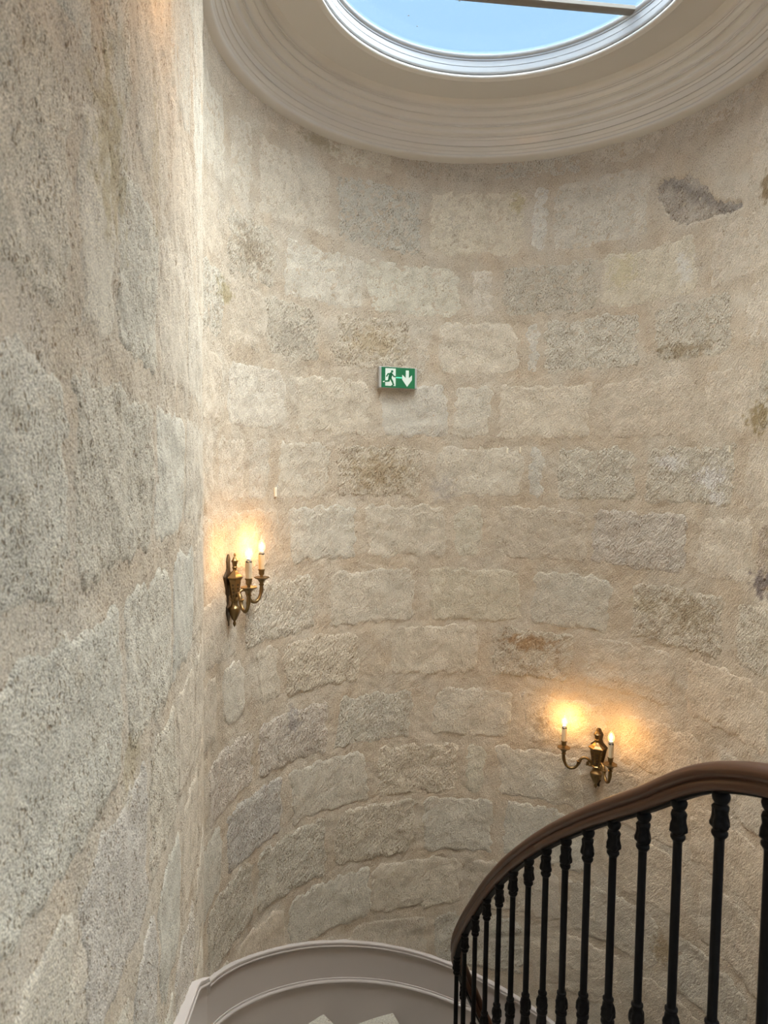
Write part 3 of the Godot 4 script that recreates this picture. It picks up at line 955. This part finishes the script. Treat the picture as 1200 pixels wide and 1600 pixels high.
func railing() -> void:
	var path := smooth_path(rail_points(), 10)
	var rl := base("stair_railing", V(0.761, FLOOR, 1.548))
	tag(rl, "polished dark wood handrail on black cast iron balusters curving down round the stairwell", "railing")
	var local := Transform3D(Basis.IDENTITY, -rl.position)
	var frames := []
	for f in rail_frames(path): frames.append(local * f)
	# moulded handrail
	var sec := pv([-0.020, -0.030, 0.020, -0.030, 0.024, -0.028, 0.0285, -0.022, 0.0295, -0.016, 0.028, -0.010, 0.0235, -0.0065, 0.0225, -0.004, 0.0255, -0.001, 0.0315, 0.003, 0.0335, 0.009, 0.0325, 0.017, 0.027, 0.025, 0.016, 0.030, 0.0, 0.0315])
	for i in range(13, 0, -1):
		sec.append(Vector2(-sec[i].x, sec[i].y))
	var cut := PackedVector2Array()
	for i in sec.size():
		if i != sec.size() - 1: cut.append(sec[i])
	var k := Kit.new()
	k.sweep(frames, cut, false, true, true)
	put("handrail", k.mesh(), mats.wood, rl)
	k = Kit.new()
	k.sweep(frames, rect(-0.013, -0.036, 0.013, -0.027), false, true, true)
	put("rail_bar", k.mesh(), mats.iron, rl)
	# closed string that carries the balusters
	k = Kit.new()
	var upright := []
	for f in frames:
		var s := Vector3(f.basis.x.x, 0, f.basis.x.z).normalized()
		upright.append(Transform3D(Basis(s, Vector3.UP, s.cross(Vector3.UP)), f.origin))
	k.sweep(upright, rect(-0.03, -1.12, 0.03, -0.765), false, true, true)
	put("string", k.mesh(), mats.grey_paint, rl)
	# balusters: one mesh, shared
	var prof := pv([0.007, 0.0, 0.010, -0.003, 0.016, -0.007, 0.0195, -0.013, 0.0198, -0.018, 0.018, -0.025, 0.014, -0.031, 0.0125, -0.034, 0.0165, -0.037, 0.0185, -0.041, 0.0165, -0.047, 0.0165, -0.058, 0.0175, -0.068, 0.0205, -0.078,
		0.0200, -0.085, 0.0155, -0.091, 0.0150, -0.094, 0.0178, -0.098, 0.0180, -0.103, 0.0150, -0.108, 0.0118, -0.112, 0.0110, -0.117, 0.0112, -0.32, 0.0112, -0.535, 0.0125, -0.537, 0.0158, -0.540, 0.0160, -0.545, 0.0140, -0.549, 0.0145, -0.556,
		0.0180, -0.566, 0.0200, -0.580, 0.0195, -0.592, 0.0165, -0.600, 0.0160, -0.604, 0.0195, -0.608, 0.0198, -0.614, 0.0165, -0.619, 0.0160, -0.640, 0.0185, -0.665, 0.0205, -0.690, 0.0190, -0.705, 0.0150, -0.713, 0.0210, -0.720, 0.0230, -0.735, 0.0230, -0.745])
	var fine := PackedVector2Array()
	for i in prof.size() - 1:
		var m := 2 if absf(prof[i].y - prof[i + 1].y) < 0.05 else 1
		for j in m: fine.append(prof[i].lerp(prof[i + 1], float(j) / m))
	fine.append(prof[prof.size() - 1])
	var bk := Kit.new()
	bk.turned(fine, 24, func(rr: float, y: float, a: float) -> float:
		var leaf := smoothstep(-0.036, -0.045, y) * smoothstep(-0.094, -0.086, y) + smoothstep(-0.550, -0.560, y) * smoothstep(-0.603, -0.596, y) + smoothstep(-0.625, -0.645, y) * smoothstep(-0.712, -0.70, y)
		return rr * (1.0 + leaf * (0.13 * cos(5.0 * a) + 0.07 * cos(5.0 * a + 2.0) * sin(y * 300.0))))
	var bm := bk.mesh()
	# spaced as in the photograph: two to a step, closer together round the turn
	var along := [0.0]
	for i in range(1, path.size()):
		along.append(along[i - 1] + Vector2(path[i].x - path[i - 1].x, path[i].z - path[i - 1].z).length())
	var start := 0.0
	for i in path.size():
		if absf(path[i].z + 1.548) < 0.0005: start = along[i]
	for j in range(-18, 34):
		var want: float = start + 0.1535 * j
		for i in range(1, path.size()):
			if along[i - 1] <= want and along[i] > want:
				var q: Vector3 = path[i - 1].lerp(path[i], (want - along[i - 1]) / (along[i] - along[i - 1]))
				var o := put("baluster", bm, mats.iron, rl)
				o.position = q - rl.position + Vector3(0, -0.030, 0)
				o.rotation.y = j * 0.7


# ------------------------------------------------------------------ exit sign
func exit_sign() -> void:
	var th := deg_to_rad(-19.4)
	var at := V(CX + (R - 0.006) * sin(th), 0.664, CD + (R - 0.006) * cos(th))
	var o := base("exit_sign", at, 0.0)
	o.basis = Basis(Vector3.UP, atan2(-sin(th), cos(th))) * Basis(Vector3(0, 0, 1), deg_to_rad(0.3))
	tag(o, "green and white running man exit sign in a slim grey case with a down arrow", "sign")
	var k := Kit.new()
	k.slab(rect(-0.1425, -0.0745, 0.1425, 0.0745), -0.02, 0.038, Transform3D.IDENTITY, 0.004)
	put("housing", k.mesh(), plain(Color(0.40, 0.40, 0.40), 0.4), o)
	var px := func(x: float, y: float) -> Vector2:
		return Vector2((x - 594.0) * 0.000456, (400.0 - y) * 0.000456)
	var poly := func(a: Array) -> PackedVector2Array:
		var out := PackedVector2Array()
		for i in range(0, a.size(), 2): out.append(px.call(a[i], a[i + 1]))
		return out
	var green := plain(Color(0.010, 0.145, 0.062), 0.3)
	green.emission_enabled = true
	green.emission = Color(0.0, 0.42, 0.2)
	green.emission_energy_multiplier = 0.05
	var white := plain(Color(0.60, 0.66, 0.63), 0.3)
	white.emission_enabled = true
	white.emission = Color(0.85, 1.0, 0.93)
	white.emission_energy_multiplier = 0.12
	k = Kit.new()
	k.slab(poly.call([318, 243, 872, 243, 872, 557, 318, 557]), 0.037, 0.040)
	put("green_panel", k.mesh(), green, o)
	k = Kit.new()
	k.slab(poly.call([380, 262, 550, 262, 550, 530, 380, 530]), 0.039, 0.0408)
	put("doorway_symbol", k.mesh(), white, o)
	k = Kit.new()
	k.slab(poly.call([718, 280, 770, 280, 770, 398, 822, 350, 822, 425, 742, 533, 660, 425, 660, 350, 718, 398]), 0.039, 0.0408)
	put("down_arrow", k.mesh(), white, o)
	k = Kit.new()
	var head := PackedVector2Array()
	for i in 16: head.append(px.call(490 + 20 * cos(TAU * i / 16), 308 + 20 * sin(TAU * i / 16)))
	k.slab(head, 0.040, 0.0416)
	for limb in [[400, 385, 425, 348, 16], [425, 348, 490, 352, 18], [470, 350, 455, 402, 42], [492, 350, 520, 384, 16], [520, 384, 548, 386, 15], [458, 400, 495, 462, 24], [495, 462, 514, 510, 20], [516, 512, 486, 528, 14], [446, 400, 436, 452, 24], [440, 456, 380, 462, 19]]:
		capsule(k, px, limb, 0.040, 0.0416)
	put("running_man", k.mesh(), green, o)
	k = Kit.new()
	capsule(k, px, [378, 462, 350, 470, 14], 0.0395, 0.0412)
	put("trailing_foot", k.mesh(), white, o)
	var led := plain(Color(0.1, 0.55, 0.4), 0.3)
	led.emission_enabled = true
	led.emission = Color(0.35, 1.0, 0.80)
	led.emission_energy_multiplier = 0.35
	k = Kit.new()
	k.slab(poly.call([552, 388, 658, 388, 658, 408, 552, 408]), 0.039, 0.0406)
	put("led_strip", k.mesh(), led, o)


func capsule(k: Kit, px: Callable, e: Array, z0: float, z1: float) -> void:
	var a := Vector2(e[0], e[1])
	var b := Vector2(e[2], e[3])
	var w: float = e[4] / 2.0 * 1.3
	var ang := (b - a).angle()
	var out := PackedVector2Array()
	for i in 7:
		var t := ang - PI / 2 + PI * i / 6.0
		out.append(px.call(b.x + w * cos(t), b.y + w * sin(t)))
	for i in 7:
		var t := ang + PI / 2 + PI * i / 6.0
		out.append(px.call(a.x + w * cos(t), a.y + w * sin(t)))
	k.slab(out, z0, z1)


# ------------------------------------------------------------------ wall lights
func sconce(label: String, at: Vector3, facing: float, energy: float, arm_turn := 0.0) -> Node3D:
	# facing: degrees round the well of the wall it hangs on; it looks the other way
	var o := base("wall_sconce", at, -deg_to_rad(facing))
	tag(o, label, "wall light")
	# dark back plate
	var k := Kit.new()
	var half := [[0.012, 0.006], [0.010, 0.03], [0.018, 0.045], [0.042, 0.09], [0.046, 0.118], [0.030, 0.135], [0.036, 0.155], [0.032, 0.17], [0.056, 0.275], [0.064, 0.296], [0.030, 0.325], [0.022, 0.345], [0.030, 0.38], [0.022, 0.40], [0.008, 0.42]]
	var poly := PackedVector2Array()
	for e in half: poly.append(Vector2(e[0], e[1]))
	for i in range(half.size() - 1, -1, -1): poly.append(Vector2(-half[i][0], half[i][1]))
	k.slab(poly, -0.012, 0.012, Transform3D.IDENTITY, 0.002)
	put("back_plate", k.mesh(), mats.dark_brass, o)
	# six-sided torch body, a little flattened towards the wall
	var squash := Transform3D(Basis.from_scale(Vector3(1, 1, 0.78)), Vector3(0, 0, 0.046)) * Transform3D(Basis(Vector3.UP, PI / 6), Vector3.ZERO)
	k = Kit.new()
	k.lathe(pv([0.020, 0.150, 0.033, 0.152, 0.034, 0.158, 0.026, 0.163, 0.027, 0.168, 0.034, 0.215, 0.043, 0.262, 0.049, 0.277, 0.054, 0.282]), 6, squash, true)
	put("body", k.mesh(), mats.brass, o)
	var body: Node3D = o.get_node("body")
	k = Kit.new()
	for s in 6:
		# sunk dark tracery with a raised rib at each corner
		var rot := squash * Transform3D(Basis(Vector3.UP, PI / 3 * s), Vector3.ZERO)
		k.sweep([rot * Transform3D(Basis(Vector3.UP, 0), Vector3(0.0275, 0.170, 0)), rot * Transform3D(Basis(Vector3.UP, 0), Vector3(0.0345, 0.215, 0)), rot * Transform3D(Basis(Vector3.UP, 0), Vector3(0.0440, 0.264, 0))].map(func(t): return Transform3D(Basis(t.basis.x, t.basis.z, -t.basis.y), t.origin)), rect(-0.003, -0.0028, 0.0028, 0.0028), false, true, true)
	put("rib", k.mesh(), mats.brass, body)
	k = Kit.new()
	for s in 6:
		var rot := squash * Transform3D(Basis(Vector3.UP, PI / 3 * s + PI / 6), Vector3.ZERO)
		for e in [[0.185, 0.0268, 0.007], [0.205, 0.0294, 0.008], [0.226, 0.0325, 0.009], [0.247, 0.0362, 0.010]]:
			k.slab(pv([-e[2], 0, 0, -0.008, e[2], 0, 0, 0.008]), -0.002, 0.0012, rot * Transform3D(Basis(Vector3(0, 0, -1), Vector3(0.16, 1, 0), Vector3(1, 0, 0)), Vector3(e[1], e[0], 0)))
	put("tracery", k.mesh(), mats.dark_brass, body)
	k = Kit.new()
	k.lathe(pv([0.054, 0.282, 0.060, 0.286, 0.061, 0.292, 0.056, 0.297, 0.036, 0.308, 0.022, 0.322, 0.014, 0.328]), 6, squash, true)
	put("lid", k.mesh(), mats.brass, o)
	k = Kit.new()
	k.lathe(pv([0.014, 0.328, 0.013, 0.335, 0.017, 0.341, 0.018, 0.347, 0.015, 0.351, 0.019, 0.372, 0.024, 0.380, 0.025, 0.385, 0.019, 0.389, 0.014, 0.399, 0.007, 0.409, 0.008, 0.415, 0.0085, 0.420, 0.005, 0.426, 0.0, 0.430]), 16, squash)
	put("finial", k.mesh(), mats.brass, o)
	k = Kit.new()
	k.turned(pv([0.0, 0.0, 0.005, 0.006, 0.011, 0.016, 0.012, 0.024, 0.007, 0.033, 0.009, 0.038, 0.016, 0.043, 0.024, 0.060, 0.034, 0.080, 0.040, 0.098, 0.042, 0.110, 0.038, 0.116, 0.030, 0.122, 0.024, 0.132, 0.023, 0.142, 0.024, 0.152]), 30,
		func(rr: float, y: float, a: float) -> float: return rr * (1.0 + 0.07 * cos(a * 10.0) * smoothstep(0.04, 0.06, y) * smoothstep(0.115, 0.10, y)), squash)
	put("pendant", k.mesh(), mats.brass, o)
	for s in [-1.0, 1.0]:
		var dir := Vector3(s * 0.185, 0, 0.165 - 0.03).normalized().rotated(Vector3.UP, deg_to_rad(arm_turn))
		var reach := Vector2(0.185, 0.135).length()
		var from := Vector3(0, 0, 0.03)
		var pts := []
		for e in [[0.030, 0.150], [0.040, 0.172], [0.058, 0.195], [0.085, 0.206], [0.108, 0.196], [0.122, 0.172], [0.134, 0.146], [0.155, 0.126], [0.182, 0.121], [0.206, 0.134], [0.221, 0.160], [0.228, 0.192], [0.229, 0.218]]:
			pts.append(from + dir * (e[0] * reach / 0.229) + Vector3(0, e[1], 0))
		var path := smooth_path(pts, 5)
		var fr := []
		for i in path.size():
			var t: Vector3 = (path[mini(i + 1, path.size() - 1)] - path[maxi(i - 1, 0)]).normalized()
			var side := dir.cross(Vector3.UP)
			var f := float(i) / path.size()
			var sc := 0.0098 + 0.0035 * exp(-pow((f - 0.42) / 0.05, 2.0)) + 0.0028 * exp(-pow((f - 0.9) / 0.06, 2.0)) + 0.0015 * sin(f * 60.0) * 0.3
			fr.append(Transform3D(Basis(side * sc, side.cross(t) * sc, -t * sc), path[i]))
		var sec := PackedVector2Array()
		for i in 12: sec.append(Vector2(cos(TAU * i / 12), sin(TAU * i / 12)))
		k = Kit.new()
		k.sweep(fr, sec, false, true, true)
		var arm := put("arm", k.mesh(), mats.brass, o)
		# scroll and leaf on the arm
		k = Kit.new()
		var curl := []
		for i in 22:
			var a := -0.6 + TAU * 1.25 * i / 21.0
			var rr := 0.020 - 0.013 * i / 21.0
			curl.append(from + dir * ((0.052 + rr * cos(a)) * reach / 0.229) + Vector3(0, 0.165 + rr * sin(a), 0))
		var fr3 := []
		for i in curl.size():
			var t: Vector3 = (curl[mini(i + 1, curl.size() - 1)] - curl[maxi(i - 1, 0)]).normalized()
			var side := dir.cross(Vector3.UP)
			fr3.append(Transform3D(Basis(side * 0.0058, side.cross(t) * 0.0058, -t * 0.0058), curl[i]))
		k.sweep(fr3, sec, false, true, true)
		put("scroll", k.mesh(), mats.brass, arm)
		k = Kit.new()
		var leaf_at := Transform3D(Basis(dir.cross(Vector3.UP), Vector3.UP, -dir), from + dir * (0.124 * reach / 0.229) + Vector3(0, 0.168, 0))
		k.lathe(pv([0.008, -0.012, 0.0135, -0.009, 0.012, -0.002, 0.0165, 0.004, 0.0185, 0.011, 0.013, 0.013, 0.008, 0.010]), 10, leaf_at, true)
		put("leaf_collar", k.mesh(), mats.brass, arm)
		# drip pan, cup, candle, bulb
		var top := Transform3D(Basis.IDENTITY, from + dir * reach)
		k = Kit.new()
		k.lathe(pv([0.010, 0.212, 0.0155, 0.216, 0.0165, 0.221, 0.012, 0.225, 0.014, 0.232, 0.021, 0.243, 0.030, 0.252, 0.046, 0.259, 0.048, 0.262, 0.047, 0.265, 0.030, 0.264, 0.010, 0.266]), 8, top, true)
		put("drip_pan", k.mesh(), mats.brass, o)
		k = Kit.new()
		k.lathe(pv([0.009, 0.264, 0.010, 0.270, 0.0085, 0.273, 0.014, 0.278, 0.0165, 0.284, 0.0165, 0.301, 0.0195, 0.304, 0.0205, 0.308, 0.0195, 0.312, 0.016, 0.313]), 20, top)
		put("candle_cup", k.mesh(), mats.brass, o)
		k = Kit.new()
		var rows := PackedVector2Array()
		for i in 15: rows.append(Vector2(0.0165, 0.311 + 0.088 * i / 14.0))
		rows.append(Vector2(0.0145, 0.402)); rows.append(Vector2(0.0, 0.402))
		var ph: float = s * 2.0 + at.x
		k.turned(rows, 28, func(rr: float, y: float, a: float) -> float:
			var drip := clampf(1.6 * sin(a * 4.0 + ph) + 0.5 * sin(a * 7.0 + 1.0) - (0.395 - y) * 26.0 + 0.8, 0.0, 1.0)
			return rr * (1.0 + 0.14 * drip), top)
		var can := put("candle_sleeve", k.mesh(), mats.candle, o)
		k = Kit.new()
		k.lathe(pv([0.0150, 0.398, 0.0176, 0.399, 0.0176, 0.406, 0.0150, 0.408]), 20, top)
		put("dark_ring", k.mesh(), mats.black, can)
		k = Kit.new()
		k.lathe(pv([0.0, 0.404, 0.0130, 0.404, 0.0135, 0.412, 0.0128, 0.420]), 20, top)
		put("bulb_base", k.mesh(), mats.white_paint, can)
		k = Kit.new()
		k.lathe(pv([0.0125, 0.419, 0.0175, 0.424, 0.0215, 0.433, 0.0225, 0.443, 0.0205, 0.455, 0.0160, 0.468, 0.0105, 0.480, 0.0055, 0.489, 0.0015, 0.494, 0.0, 0.4945]), 24, top)
		var bulb := put("bulb", k.mesh(), mats.glass, o)
		k = Kit.new()
		k.lathe(pv([0.0, 0.424, 0.005, 0.427, 0.0095, 0.436, 0.0105, 0.446, 0.0085, 0.458, 0.0045, 0.470, 0.0, 0.476]), 14, top)
		put("glowing_filament", k.mesh(), mats.filament, bulb)
		var l := OmniLight3D.new()
		l.name = "bulb_light" if s < 0 else "bulb_light_001"
		l.position = top.origin + Vector3(0, 0.448, 0)
		l.light_color = Color(1.0, 0.75, 0.42)
		l.light_energy = energy * 0.0084
		l.light_size = 0.012
		l.omni_range = 14.0
		l.omni_attenuation = 2.0
		l.shadow_enabled = true
		o.add_child(l)
	return o
